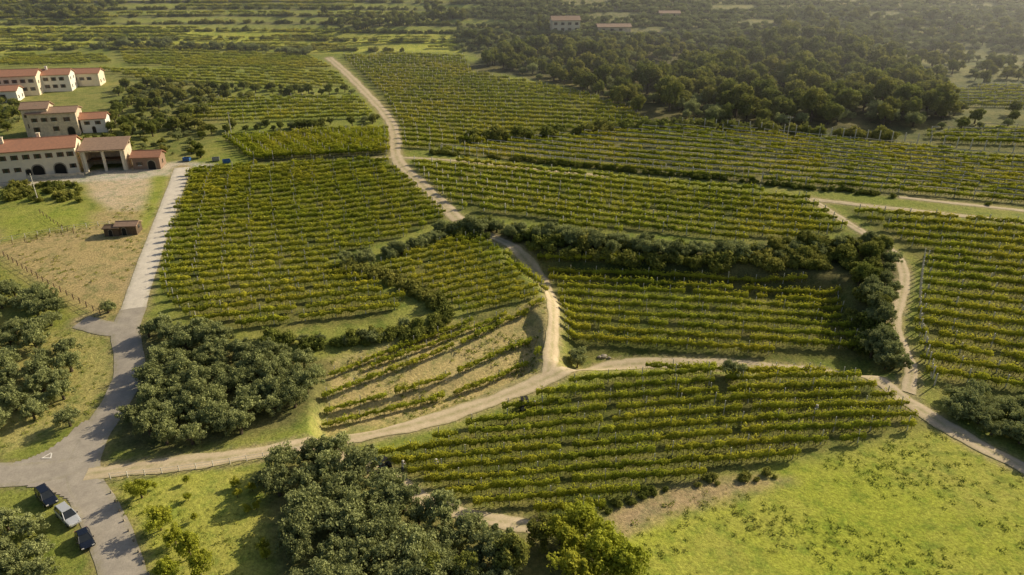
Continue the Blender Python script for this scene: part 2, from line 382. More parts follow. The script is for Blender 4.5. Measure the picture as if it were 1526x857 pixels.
# ------------------------------------------------------------------ terrain
NX=560
ys=[-150.]
while ys[-1]<1500:
    y=ys[-1]; ys.append(y+(3 if y<30 else .75 if y<190 else .75+(y-190)*.005 if y<640 else 8))
ys=np.array(ys); hw=np.where(ys<300,np.maximum(200,ys*1.2),360+(ys-300)*1.05)
tx=np.linspace(-1,1,NX); X=hw[:,None]*tx[None,:]; Y=np.repeat(ys[:,None],NX,1); Z=h(X.ravel(),Y.ravel()).reshape(X.shape)
x=X.ravel(); y=Y.ravel()
GR=(.33,.37,.06);GR2=(.27,.30,.06);VG=(.13,.145,.035);FAR=(.16,.17,.065)
col=np.empty((len(x),3)); col[:]=GR2
def zone(px,c,f=2.0):
    p=GP(px); a=np.array(p); m=(x>a[:,0].min()-f)&(x<a[:,0].max()+f)&(y>a[:,1].min()-f)&(y<a[:,1].max()+f)
    xm,ym=x[m],y[m]; d=dline(xm,ym,p,True); d=np.where(inpoly(xm,ym,p),-d,d); d=d+rng.uniform(-.4,.4,d.shape)*f*.5
    k=(1-sstep(-f,f,d))[:,None]; col[m]=col[m]*(1-k)+np.array(c)*k
zone([(-300,2),(1900,2),(1900,200),(1526,235),(1000,190),(700,80),(400,40),(0,38),(-300,40)],FAR,4)
col[y>420]=FAR
zf=hs(x,y); ph=np.cos(zf*6.2832/TP)
mm=y>400; k=(sstep(-.2,.5,-ph)*sstep(400,430,y))[mm][:,None]; col[mm]=col[mm]*(1-k)+np.where((x[mm]<0)[:,None],np.array([[.42,.44,.10]]),np.array([[.32,.30,.14]]))*k
zone([(-200,38),(0,38),(200,37),(450,42),(690,50),(690,78),(480,80),(300,67),(150,66),(0,80),(-200,90)],(.56,.56,.09),3)
zone([(-60,100),(150,100),(330,130),(330,200),(280,240),(130,255),(-60,262)],(.24,.25,.07),3)
zone([(-100,395),(0,340),(120,320),(240,300),(232,350),(205,440),(190,470),(150,480),(60,430),(0,385)],(.50,.38,.18),3)
zone([(0,312),(120,300),(140,335),(60,350),(0,362)],GR,3)
zone([(126,266),(215,260),(245,285),(235,314),(165,314),(133,290)],(.66,.52,.36),2)
zone([(-60,262),(120,256),(270,240),(330,246),(285,262),(200,266),(60,278),(-60,280)],(.62,.55,.44),2)
zone([(230,262),(260,262),(250,310),(225,345),(205,340)],GR,2)
zone([(480,540),(560,520),(660,485),(740,475),(812,442),(822,520),(800,560),(700,600),(560,640),(480,650)],(.58,.46,.21),3)
zone([(930,770),(1100,715),(1300,665),(1400,635),(1700,760),(1900,1100),(900,1100),(900,830)],(.40,.43,.055),2)
zone([(900,765),(1000,722),(1130,708),(1180,715),(1000,770),(930,800)],(.46,.34,.19),2)
zone([(150,715),(300,700),(400,700),(430,857),(210,900),(170,780)],(.44,.45,.08),2)
zone([(0,480),(130,500),(175,520),(180,570),(130,620),(0,680)],(.46,.41,.14),2)
zone([(390,695),(480,680),(560,715),(640,765),(760,800),(900,800),(930,1000),(430,1000)],(.20,.20,.07),2)
zone([(770,365),(1000,385),(1260,425),(1290,535),(1150,538),(845,528),(835,430)],VG,2)
zone([(285,250),(580,240),(668,325),(480,392),(600,445),(570,478),(400,495),(290,488),(240,430)],VG,2)
zone([(568,400),(700,353),(738,375),(810,436),(740,470),(672,450)],VG,2)
zone([(612,242),(900,264),(1190,292),(1262,345),(1150,360),(900,345),(700,322)],(.16,.17,.045),2)
zone([(512,85),(690,86),(760,120),(968,185),(850,198),(605,226),(600,190)],(.17,.18,.045),2)
zone([(650,226),(900,200),(1150,200),(1600,244),(1600,316),(1380,298),(1000,265)],(.21,.20,.08),2)
zone([(1255,308),(1350,320),(1600,345),(1650,640),(1400,582),(1368,480),(1385,400)],(.15,.16,.04),2)
zone([(555,690),(720,628),(940,553),(1240,560),(1390,630),(1010,720),(800,785)],VG,2)
zone([(205,480),(490,540),(480,600),(440,635),(250,680),(165,670),(190,590)],(.16,.16,.06),2)
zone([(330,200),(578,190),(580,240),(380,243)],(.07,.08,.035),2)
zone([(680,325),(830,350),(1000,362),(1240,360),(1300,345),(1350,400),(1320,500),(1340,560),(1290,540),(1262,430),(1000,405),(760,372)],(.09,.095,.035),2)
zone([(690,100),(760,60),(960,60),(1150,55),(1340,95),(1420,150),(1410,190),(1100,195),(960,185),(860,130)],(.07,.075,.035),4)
for pl,wd,f,c in PAINT:
    a=np.array(pl); m=(x>a[:,0].min()-wd-f)&(x<a[:,0].max()+wd+f)&(y>a[:,1].min()-wd-f)&(y<a[:,1].max()+wd+f)
    d=dline(x[m],y[m],pl)+rng.uniform(-.5,.5,m.sum()); k=(1-sstep(wd-f,wd+f,d))[:,None]; col[m]=col[m]*(1-k)+np.array(c)*k
me=bpy.data.meshes.new('ground'); nv=len(x); me.vertices.add(nv); me.vertices.foreach_set('co',np.c_[x,y,Z.ravel()].astype(np.float32).ravel())
NY=len(ys); I=np.arange(NY*NX).reshape(NY,NX); Q=np.stack([I[:-1,:-1],I[:-1,1:],I[1:,1:],I[1:,:-1]],-1).reshape(-1,4); nf=len(Q)
me.loops.add(nf*4); me.loops.foreach_set('vertex_index',Q.ravel().astype(np.int32)); me.polygons.add(nf); me.polygons.foreach_set('loop_start',(np.arange(nf)*4).astype(np.int32))
me.polygons.foreach_set('use_smooth',np.ones(nf,bool)); me.update(calc_edges=True)
a=me.color_attributes.new('col','FLOAT_COLOR','POINT'); a.data.foreach_set('color',np.c_[col,np.ones(nv)].astype(np.float32).ravel())
me.materials.append(M_ground); g=bpy.data.objects.new('ground',me); sc.collection.objects.link(g)

# ------------------------------------------------------------------ vineyards
def nets(lines,z0,wd):
    V=[];F=[]
    for ln in lines:
        q=resamp(ln,2.4); n=len(q)
        if n<3: continue
        t=np.gradient(q,axis=0); t/=np.linalg.norm(t,axis=1,keepdims=True)+1e-9; nn=np.c_[-t[:,1],t[:,0]]*wd/2
        z=h(q[:,0],q[:,1])+z0+rng.normal(0,.05,n); k0=len(V); dz=rng.uniform(-.12,.12,n)
        a_=np.c_[q-nn,z-.1+dz]; b_=np.c_[q,z+.04]; c_=np.c_[q+nn,z-.1-dz]
        for i in range(n): V+=[a_[i],b_[i],c_[i]]
        cut=rng.uniform(0,1,n)<.18
        for i in range(n-1):
            if cut[i]: continue
            for k in(0,1): F.append((k0+i*3+k,k0+i*3+k+1,k0+i*3+k+4,k0+i*3+k+3))
    mkobj('hail_nets',V,F,(M_net,))
def place_rows(lines,spacing_seg,sy,sz,gap=.03,rm=.6,pw=1.):
    P=[];R=[];S=[];PP=[];PR=[];PS=[]
    for ln in lines:
        q=resamp(ln,spacing_seg); n=len(q)
        if n<3: continue
        t=np.gradient(q,axis=0); hd=np.arctan2(t[:,1],t[:,0]); L=np.hypot(t[:,0],t[:,1])+1e-9
        z=h(q[:,0],q[:,1]); dz=h(q[:,0]+t[:,0]/L,q[:,1]+t[:,1]/L)-z
        k=(rng.uniform(0,1,n)>gap)&~nearroad(q[:,0],q[:,1],rm)
        flip=rng.integers(0,2,n)*math.pi
        tilt=-np.arctan(dz)*np.where(flip>1,-1,1)
        j=rng.normal(0,.08,(n,2))
        P.append(np.c_[q+j,z][k]); R.append(np.c_[np.zeros(n),tilt,hd+flip+rng.normal(0,.04,n)][k]); S.append(np.c_[np.full(n,spacing_seg/2.1),sy*rng.uniform(.65,1.3,n),sz*rng.uniform(.8,1.15,n)][k])
        e=max(1,round(5.5/spacing_seg)); kk=k.copy(); m=np.zeros(n,bool); m[::e]=True; m[-1]=True; kk&=m
        PP.append(np.c_[q,z][kk]); PR.append(np.c_[rng.normal(0,.03,n),rng.normal(0,.03,n),hd][kk]); PS.append(np.c_[np.full(n,pw),np.full(n,pw),rng.uniform(.95,1.15,n)*sz][kk])
    return [np.concatenate(a) for a in (P,R,S,PP,PR,PS)]
def vineyard(px,d0,d1,spc,sy=1.,sz=1.,seg=2.0,bend=0.,posts=True,gap=.03,pw=1.,net=0):
    poly=GP(px); pa=np.array(poly); a=np.array(G(*d0)); b=np.array(G(*d1)); d=(b-a)/np.linalg.norm(b-a); n=np.array([-d[1],d[0]])
    o=pa.mean(0); s=(pa-o)@d; r=(pa-o)@n; lines=[]
    L=max(abs(s.min()),abs(s.max()))
    ss=np.arange(s.min()-3,s.max()+3,.8)
    for off in np.arange(r.min()-abs(bend)*1.2-spc,r.max()+abs(bend)*1.2+spc,spc):
        oo=off+bend*((ss/L)**2)+.25*np.sin(ss/17+off*.2)
        q=o+d*ss[:,None]+n*oo[:,None]; ins=inpoly(q[:,0],q[:,1],poly)
        st=None
        for i in range(len(ss)+1):
            v=i<len(ss) and ins[i]
            if v and st is None: st=i
            if not v and st is not None:
                if i-st>5: lines.append(q[st:i])
                st=None
    if not lines: return
    P,R,S,PP,PR,PS=place_rows(lines,seg,sy,sz,gap,.6,pw)
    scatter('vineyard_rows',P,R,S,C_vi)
    if posts: scatter('vineyard_posts',PP,PR,PS,C_po)
    if net: nets(lines,2.55*sz,net)
F1=[(545,680),(640,662),(720,628),(790,600),(860,572),(940,555),(1050,550),(1160,554),(1240,561),(1310,577),(1350,602),(1388,632),(1250,668),(1100,703),(1010,718),(930,742),(890,762),(800,782),(720,772),(640,738),(575,700)]
vineyard(F1,(650,690),(1380,635),2.8,.8,1.08,bend=-3)
vineyard([(775,374),(830,376),(1000,397),(1130,408),(1248,428),(1260,470),(1275,500),(1282,522),(1200,530),(1050,525),(920,520),(845,518),(840,470),(835,430),(800,395)],(850,455),(1260,478),3.3,.9,1.)
vineyard([(283,252),(440,245),(575,240),(600,265),(640,302),(665,325),(610,350),(510,382),(478,392),(520,410),(560,427),(598,446),(596,460),(570,476),(500,486),(400,492),(290,484),(243,430),(252,370),(268,300)],(260,395),(620,362),3.4,.95,1.,pw=1.2)
vineyard([(568,400),(620,380),(700,353),(738,375),(785,412),(810,436),(790,452),(740,470),(695,468),(672,450),(625,425)],(620,415),(770,400),2.8,.8,1.)
vineyard([(612,242),(700,244),(800,254),(900,264),(1000,274),(1100,284),(1190,292),(1232,322),(1262,345),(1150,360),(1040,358),(900,345),(780,330),(700,322),(655,285)],(660,270),(1200,325),4.2,1.0,1.,pw=1.8)
vineyard([(512,85),(600,82),(690,86),(700,110),(760,120),(860,140),(930,163),(968,185),(850,198),(720,213),(605,226),(600,190),(572,140)],(600,150),(860,158),5.0,.95,1.,seg=2.2,pw=1.3)
vineyard([(650,226),(780,212),(900,200),(1010,192),(1150,200),(1300,214),(1600,244),(1600,316),(1380,298),(1200,284),(1000,265),(800,245)],(760,225),(1500,290),4.8,.9,.95,seg=2.4,pw=1.7,net=.35)
vineyard([(1255,308),(1350,320),(1600,345),(1650,640),(1526,600),(1400,582),(1372,540),(1368,480),(1385,400),(1350,360)],(1385,400),(1526,412),4.2,1.05,1.05,pw=1.5)
vineyard([(180,74),(455,84),(495,105),(300,103),(190,97)],(200,88),(450,92),5.2,1.0,seg=2.4,posts=False)
vineyard([(10,82),(150,82),(168,96),(0,99)],(20,92),(150,88),5.2,1.0,seg=2.4,posts=False)
vineyard([(150,105),(500,108),(512,128),(400,135),(220,122)],(200,112),(500,125),5.4,1.0,seg=2.4,posts=False,gap=.12)
vineyard([(330,148),(530,145),(552,170),(540,180),(400,186),(280,178)],(330,165),(530,160),5,1.0,seg=2.4,posts=True,gap=.08)
vineyard([(335,207),(575,194),(578,232),(400,240),(378,240)],(360,225),(570,215),2.3,.9,1.15)
vineyard([(-100,48),(200,40),(450,44),(688,52),(688,74),(480,77),(300,64),(150,63),(0,76),(-100,84)],(0,60),(600,62),9,1.0,.7,seg=2.6,posts=False,gap=.15)
vineyard([(1420,135),(1600,125),(1600,165),(1420,160)],(1420,150),(1526,150),5,1.1,seg=2.6,pw=1.7,net=.35)
vineyard([(1370,200),(1600,190),(1600,225),(1400,212)],(1420,205),(1526,208),5,1.1,seg=2.6,pw=1.7,net=.35)
tl=[[(500,562),(580,530),(650,503),(700,484)],[(488,594),(560,566),(640,536),(700,510),(760,480),(806,454)],[(492,616),(600,588),(690,558),(760,523),(812,486)],[(490,638),(600,612),(700,585),(770,554),(816,517)],[(560,548),(640,520),(700,496),(750,474)]]
P,R,S,PP,PR,PS=place_rows([chaikin(GP(t),3) for t in tl],1.8,.85,.85,.05)
scatter('terrace_vine_rows',P,R,S,C_vi); scatter('terrace_posts',PP,PR,PS,C_po)
yy=np.arange(396,700,1.0)
def contour(level,x0,x1,dx=4.):
    out=[]
    for xx in np.arange(x0,x1,dx):
        z=np.maximum.accumulate(hs(np.full(yy.shape,xx),yy)); 
        if z[0]<level<z[-1]: out.append((xx,float(np.interp(level,z,yy))))
    return out
lev=[TP*k for k in range(8,22)]
tl=[]
for i_,L_ in enumerate(lev):
    for d_ in (.35,.7)[:1+(i_%2)]:
        c_=contour(L_+TP*d_,-520+60*(i_%3),-30-70*(i_%4))
        if len(c_)>5: tl.append(c_)
P,R,S,PP,PR,PS=place_rows(tl,2.6,1.4,1.1,.12)
kp=(np.sin(P[:,0]/47+P[:,1]/31)+np.sin(P[:,0]/23-P[:,1]/17)>-1.0); scatter('terrace_vine_rows',P[kp],R[kp],S[kp],C_vi)

# ------------------------------------------------------------------ trees
def polypts(px,spc,jit=.3,ang=0,keep=1.,margin=1.2):
    p=GP(px); a=np.array(p); c=a.mean(0); R_=np.hypot(*(a-c).T).max()+spc
    gx,gy=np.meshgrid(np.arange(-R_,R_,spc),np.arange(-R_,R_,spc)); gx=gx.ravel();gy=gy.ravel(); gx=gx+rng.uniform(-jit,jit,gx.shape)*spc; gy=gy+rng.uniform(-jit,jit,gx.shape)*spc
    X=c[0]+gx*math.cos(ang)-gy*math.sin(ang); Y=c[1]+gx*math.sin(ang)+gy*math.cos(ang)
    k=inpoly(X,Y,p)&(rng.uniform(0,1,X.shape)<keep); X=X[k];Y=Y[k]; k=~nearroad(X,Y,margin); return X[k],Y[k]
def mass(name,X,Y,col,s0,s1,zs=1.,sink=.2):
    n=len(X); s=rng.uniform(s0,s1,n)
    scatter(name,np.c_[X,Y,h(X,Y)-sink*s],np.c_[rng.normal(0,.05,n),rng.normal(0,.05,n),rng.uniform(0,6.28,n)],np.c_[s*rng.uniform(.85,1.15,n),s*rng.uniform(.85,1.15,n),s*zs*rng.uniform(.85,1.15,n)],col)
def singles(name,X,Y,meshes,s0,s1,zs=1.):
    Zs=h(np.array(X),np.array(Y))
    for xx,y2,zz in zip(X,Y,Zs):
        o=bpy.data.objects.new(name,random.choice(meshes)); s=random.uniform(s0,s1)
        o.location=(xx,y2,zz); o.rotation_euler=(random.gauss(0,.05),random.gauss(0,.05),random.uniform(0,6.28)); o.scale=(s*random.uniform(.88,1.12),s*random.uniform(.88,1.12),s*zs*random.uniform(.9,1.12)); sc.collection.objects.link(o)
def at(name,pts,meshes,s0,s1,zs=1.):
    g=GP(pts); singles(name,[p[0] for p in g],[p[1] for p in g],meshes,s0,s1,zs)
for L_ in lev:
    for d_ in (.0,.28,.55,.8):
        c_=contour(L_+TP*d_,-30,620)
        if len(c_)<5: continue
        q=resamp(c_,3.4); q=q+rng.normal(0,.6,q.shape); keep=(rng.uniform(0,1,len(q))<.85)&(np.sin(q[:,0]/31+L_)+np.sin(q[:,0]/13+L_*2)>-1.2)&~nearroad(q[:,0],q[:,1],1)
        mass('olive_terrace',q[keep,0],q[keep,1],C_ol,.6,1.0,.95)
    c_=contour(L_,-520,-30)
    if len(c_)>5:
        q=resamp(c_,3.0); keep=rng.uniform(0,1,len(q))<.75; mass('shrub_terrace',q[keep,0],q[keep,1],C_sh,.9,1.6,.9)
W1=[(215,490),(300,503),(400,525),(482,550),(470,600),(430,632),(350,655),(250,678),(190,670),(180,640),(205,600),(222,550)]
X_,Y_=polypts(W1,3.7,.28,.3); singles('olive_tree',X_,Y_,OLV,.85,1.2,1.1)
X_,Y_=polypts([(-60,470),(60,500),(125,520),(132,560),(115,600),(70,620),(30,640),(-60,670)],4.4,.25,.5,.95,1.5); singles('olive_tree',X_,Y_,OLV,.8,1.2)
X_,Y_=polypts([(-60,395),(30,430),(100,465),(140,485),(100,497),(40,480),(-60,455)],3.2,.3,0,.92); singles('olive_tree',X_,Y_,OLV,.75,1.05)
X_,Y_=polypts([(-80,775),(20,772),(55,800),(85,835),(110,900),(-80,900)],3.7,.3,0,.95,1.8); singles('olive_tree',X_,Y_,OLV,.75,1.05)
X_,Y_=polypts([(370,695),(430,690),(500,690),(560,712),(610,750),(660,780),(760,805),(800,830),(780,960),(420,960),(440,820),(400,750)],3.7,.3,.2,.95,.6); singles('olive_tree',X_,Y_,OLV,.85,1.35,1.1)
at('broadleaf_tree',[(810,815),(760,850),(700,865),(640,870)],BRD,.7,.9)
at('yellow_green_tree',[(870,800),(900,820),(850,835),(890,860),(915,850),(860,880),(835,812),(930,870)],LGT,.9,1.3)
at('yellow_green_tree',[(212,742),(262,812),(285,832),(300,860),(250,866),(240,790)],LGT,.5,.85)
X_,Y_=polypts([(340,720),(375,720),(415,850),(395,857),(350,760)],2.4,.3,.4,.7); singles('young_fruit_tree',X_,Y_,LGT,.25,.38,1.2)
X_,Y_=polypts([(225,720),(300,705),(330,857),(300,880),(230,800)],4.4,.15,.4,.6); singles('young_fruit_tree',X_,Y_,LGT,.14,.24,1.2)
at('olive_tree',[(162,466),(105,635),(395,725),(860,540),(860,548),(1090,562)],OLV,.7,.95)
def band(name,px,wid,dens,col,s0,s1,zs=1.,margin=.4):
    pl=resamp(chaikin(GP(px),2),1.); t=np.gradient(pl,axis=0); t/=np.linalg.norm(t,axis=1,keepdims=True)+1e-9; n=int(len(pl)*dens)
    i=rng.integers(0,len(pl),n); o=rng.uniform(-.5,.5,n)*wid; q=pl[i]+np.c_[-t[i,1],t[i,0]]*o[:,None]; k=~nearroad(q[:,0],q[:,1],margin); mass(name,q[k,0],q[k,1],col,s0,s1,zs)
band('hedgerow_trees',[(690,342),(760,350),(850,364),(950,374),(1050,381),(1150,384),(1230,378),(1290,366),(1325,385),(1328,420),(1308,455),(1302,490),(1318,525),(1335,552)],5,.75,C_ol,.7,1.15,1.1)
band('hedgerow_shrubs',[(690,345),(850,366),(950,378),(1050,386),(1150,391),(1240,387),(1300,400),(1300,440),(1290,480),(1300,520)],8,1.4,C_sh,.8,1.5,1.1)
band('hedgerow_trees',[(1150,385),(1220,378),(1290,365),(1325,390),(1310,430),(1300,470)],11,.5,C_br,.45,.8)
band('hedgerow_shrubs',[(505,398),(560,388),(620,367),(690,342)],4.5,1.3,C_ol,.5,.85,1.1)
band('hedgerow_shrubs',[(500,400),(545,408),(600,425),(655,455),(668,478),(630,494),(560,508),(480,520),(400,510)],3.0,1.3,C_sh,.6,1.2,1.1)
band('hedgerow_trees',[(620,488),(560,508),(500,518),(430,512)],3.0,.3,C_ol,.5,.8)
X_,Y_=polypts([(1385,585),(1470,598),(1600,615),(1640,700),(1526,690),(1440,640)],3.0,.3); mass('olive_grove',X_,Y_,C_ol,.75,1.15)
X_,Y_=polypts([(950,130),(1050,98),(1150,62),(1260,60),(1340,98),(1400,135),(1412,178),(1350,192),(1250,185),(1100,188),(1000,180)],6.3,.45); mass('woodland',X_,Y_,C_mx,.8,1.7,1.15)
X_,Y_=polypts([(710,96),(750,78),(850,62),(960,72),(978,110),(940,132),(960,180),(900,150),(780,112)],6.3,.45,0,.95); mass('woodland',X_,Y_,C_mx,.7,1.4,1.1)
X_,Y_=polypts([(690,76),(700,50),(800,55),(960,62),(1150,55),(1000,98),(800,70)],5.5,.4,0,.75); mass('woodland',X_,Y_,C_mx,.5,1.1)
X_,Y_=polypts([(1050,20),(1600,25),(1600,125),(1420,130),(1350,95),(1200,50)],6.,.4,0,.5); mass('woodland',X_,Y_,C_mx,.5,1.2)
X_,Y_=polypts([(1400,165),(1600,165),(1600,190),(1400,195)],6,.4,0,.6); mass('woodland',X_,Y_,C_mx,.5,.9)
X_,Y_=polypts([(-80,3),(190,3),(170,26),(60,34),(-80,34)],6.5,.45,0,.6); mass('woodland',X_,Y_,C_mx,.5,1.1)
X_,Y_=polypts([(480,20),(690,8),(700,38),(600,40),(500,46)],6.5,.45,0,.45); mass('woodland',X_,Y_,C_mx,.4,1.0)
X_,Y_=polypts([(180,128),(320,130),(400,150),(330,150),(300,180),(320,200),(250,212),(165,205),(165,160)],4.6,.4,0,.85); mass('village_trees',X_,Y_,C_mx,.4,.85)
X_,Y_=polypts([(-40,152),(30,152),(38,195),(-60,200)],4.5,.4,0,.85); mass('village_trees',X_,Y_,C_mx,.4,.8)
X_,Y_=polypts([(125,202),(200,206),(260,215),(262,232),(200,222),(130,212)],3.5,.4,0,.8,1.); mass('village_trees',X_,Y_,C_mx,.3,.5)
X_,Y_=polypts([(20,275),(120,272),(135,290),(120,302),(0,302)],2.6,.4,0,.75); mass('shrubs',X_,Y_,C_sh,.7,1.2)
band('hedgerow_trees',[(140,70),(250,69),(380,74),(460,82)],8,.45,C_ol,.8,1.2)
band('hedgerow_trees',[(250,190),(400,195),(540,186),(560,178)],7,.55,C_mx,.35,.7)
band('hedgerow_trees',[(220,125),(320,132),(430,140),(530,140)],8,.4,C_mx,.35,.75)
band('hedgerow_trees',[(330,205),(260,215),(310,235),(340,240)],6,.3,C_mx,.35,.6)
band('hedgerow_trees',[(470,45),(560,42),(620,35),(690,28)],7,.4,C_mx,.5,.9)
band('hedgerow_shrubs',[(640,228),(780,240),(920,253),(1080,268),(1250,285),(1400,300),(1600,322)],2.0,.9,C_sh,.5,.8)
band('hedgerow_shrubs',[(700,210),(860,198),(980,188),(1100,192),(1360,205)],5,.6,C_sh,1.,1.9)
at('cypress_tree',[(803,48),(815,52),(1180,80)],CYP,.9,1.3)
for px,spc,s in (([(940,770),(1100,716),(1300,668),(1400,640),(1620,760),(1700,1000),(930,1000),(910,830)],1.0,1.0),([(155,715),(300,702),(400,702),(430,900),(210,900),(175,790)],1.1,.9),([(480,540),(560,520),(660,485),(812,442),(822,520),(800,560),(700,600),(560,640),(480,650)],1.1,1.3),([(0,480),(130,500),(175,520),(180,570),(130,620),(-40,690)],1.3,1.),([(0,350),(120,320),(240,300),(205,440),(150,480),(60,430)],1.5,1.2)):
    X_,Y_=polypts(px,spc,.5,0,.75,.2); kk=np.sin(X_*.21+np.sin(Y_*.17)*2)+np.sin(Y_*.33+X_*.08)+rng.normal(0,.8,len(X_))>.3; mass('grass_tussocks',X_[kk],Y_[kk],C_we,.5*s,1.5*s,.8,0)
band('bank_shrubs',[(905,762),(960,740),(1010,724),(1120,708),(1150,705)],2.5,.8,C_sh,.3,.6)
band('bank_shrubs',[(500,655),(600,634),(700,604),(780,575)],1.6,.7,C_sh,.2,.45)

# ------------------------------------------------------------------ walls, fences, poles
def wall(name,pl,ht,th,mat):
    q=resamp(pl,1.5); t=np.gradient(q,axis=0); t/=np.linalg.norm(t,axis=1,keepdims=True); nn=np.c_[-t[:,1],t[:,0]]*th/2; z=h(q[:,0],q[:,1]); V=[];n=len(q)
    hh=ht*(1+rng.uniform(-.15,.15,n))
    V=np.stack([np.c_[q-nn,z-.6],np.c_[q-nn,z+hh],np.c_[q+nn,z+hh],np.c_[q+nn,z-.6]],1).reshape(-1,3)
    F=[(i*4+a,i*4+b,(i+1)*4+b,(i+1)*4+a) for i in range(n-1) for a,b in((0,1),(1,2),(2,3))]+[(0,1,2,3),(4*n-4,4*n-3,4*n-2,4*n-1)]
    mkobj(name,V.tolist(),F,(mat,))
for L_,a_,b_ in ((lev[2],60,240),(lev[3],150,330),(lev[5],40,300),(lev[6],-330,-90)):
    c_=contour(L_+.5,a_,b_)
    if len(c_)>5: wall('stone_terrace_wall',c_,1.1,.6,M_stone)
wall('stone_yard_wall',chaikin(GP([(0,268),(60,266),(125,262)]),2),1.0,.4,M_wall2)
def fence(name,px,spc=2.5,ht=1.3,rails=2,mat=None,r=.05):
    q=resamp(chaikin(GP(px),1),spc); z=h(q[:,0],q[:,1]); mb=MB()
    for i,(p,zz) in enumerate(zip(q,z)):
        mb.box(p[0]-r,p[0]+r,p[1]-r,p[1]+r,zz-.3,zz+ht)
        if i:
            for k in range(rails):
                f=ht*(.92-.42*k); mb.tube((*q[i-1],z[i-1]+f),(p[0],p[1],zz+f),.025,.025,4)
    mb.obj(name,(mat or M_post,))
fence('wooden_fence',[(0,378),(60,418),(125,455),(150,470)],2.5,1.3,2,M_wood,.07)
fence('wooden_fence',[(0,362),(60,350),(140,337),(180,335)],2.5,1.2,2)
fence('wooden_fence',[(0,368),(60,356),(110,346)],2.5,1.2,2,M_wood)
fence('wooden_fence',[(60,318),(90,340),(110,348)],2.5,1.2,2,M_wood)
fence('wire_fence',[(165,714),(260,704),(380,686),(465,670)],2.4,1.1,2)
fence('stone_bollards',[(166,735),(184,775),(202,812),(222,857)],2.2,.45,0,M_stone,.1)
fence('vineyard_end_posts',[(1376,385),(1370,430),(1368,480),(1378,520),(1392,575)],2.2,2.6,0,None,.09)
fence('vineyard_end_posts',[(1016,190),(1150,198),(1360,212),(1530,232)],4,3.6,0,None,.13)
fence('vineyard_end_posts',[(640,226),(780,238),(920,251),(1080,266),(1200,277)],4,2.9,0,None,.1)
def pole(name,u,v,ht,lamp=False):
    x_,y_=G(u,v); e=bpy.data.objects.new(name,None); e.location=(x_,y_,h1(x_,y_)); sc.collection.objects.link(e)
    mb=MB(); mb.tube((0,0,-.5),(0,0,ht),.14,.09,8); mb.obj('mast',(M_post,),e)
    mb=MB(); mb.box(-.9,.9,-.05,.05,ht-.6,ht-.48)
    if lamp: mb.box(-1.0,-.5,-.2,.2,ht-.477,ht-.3); mb.box(.5,1.0,-.2,.2,ht-.477,ht-.3)
    else:
        for q in(-.8,0,.8): mb.tube((q,0,ht-.48),(q,0,ht-.25),.05,.04,6)
    mb.obj('crossarm',(M_metal,),e)
pole('utility_pole',57,300,8); pole('lamp_mast',1172,212,9,True); pole('utility_pole',345,200,8)

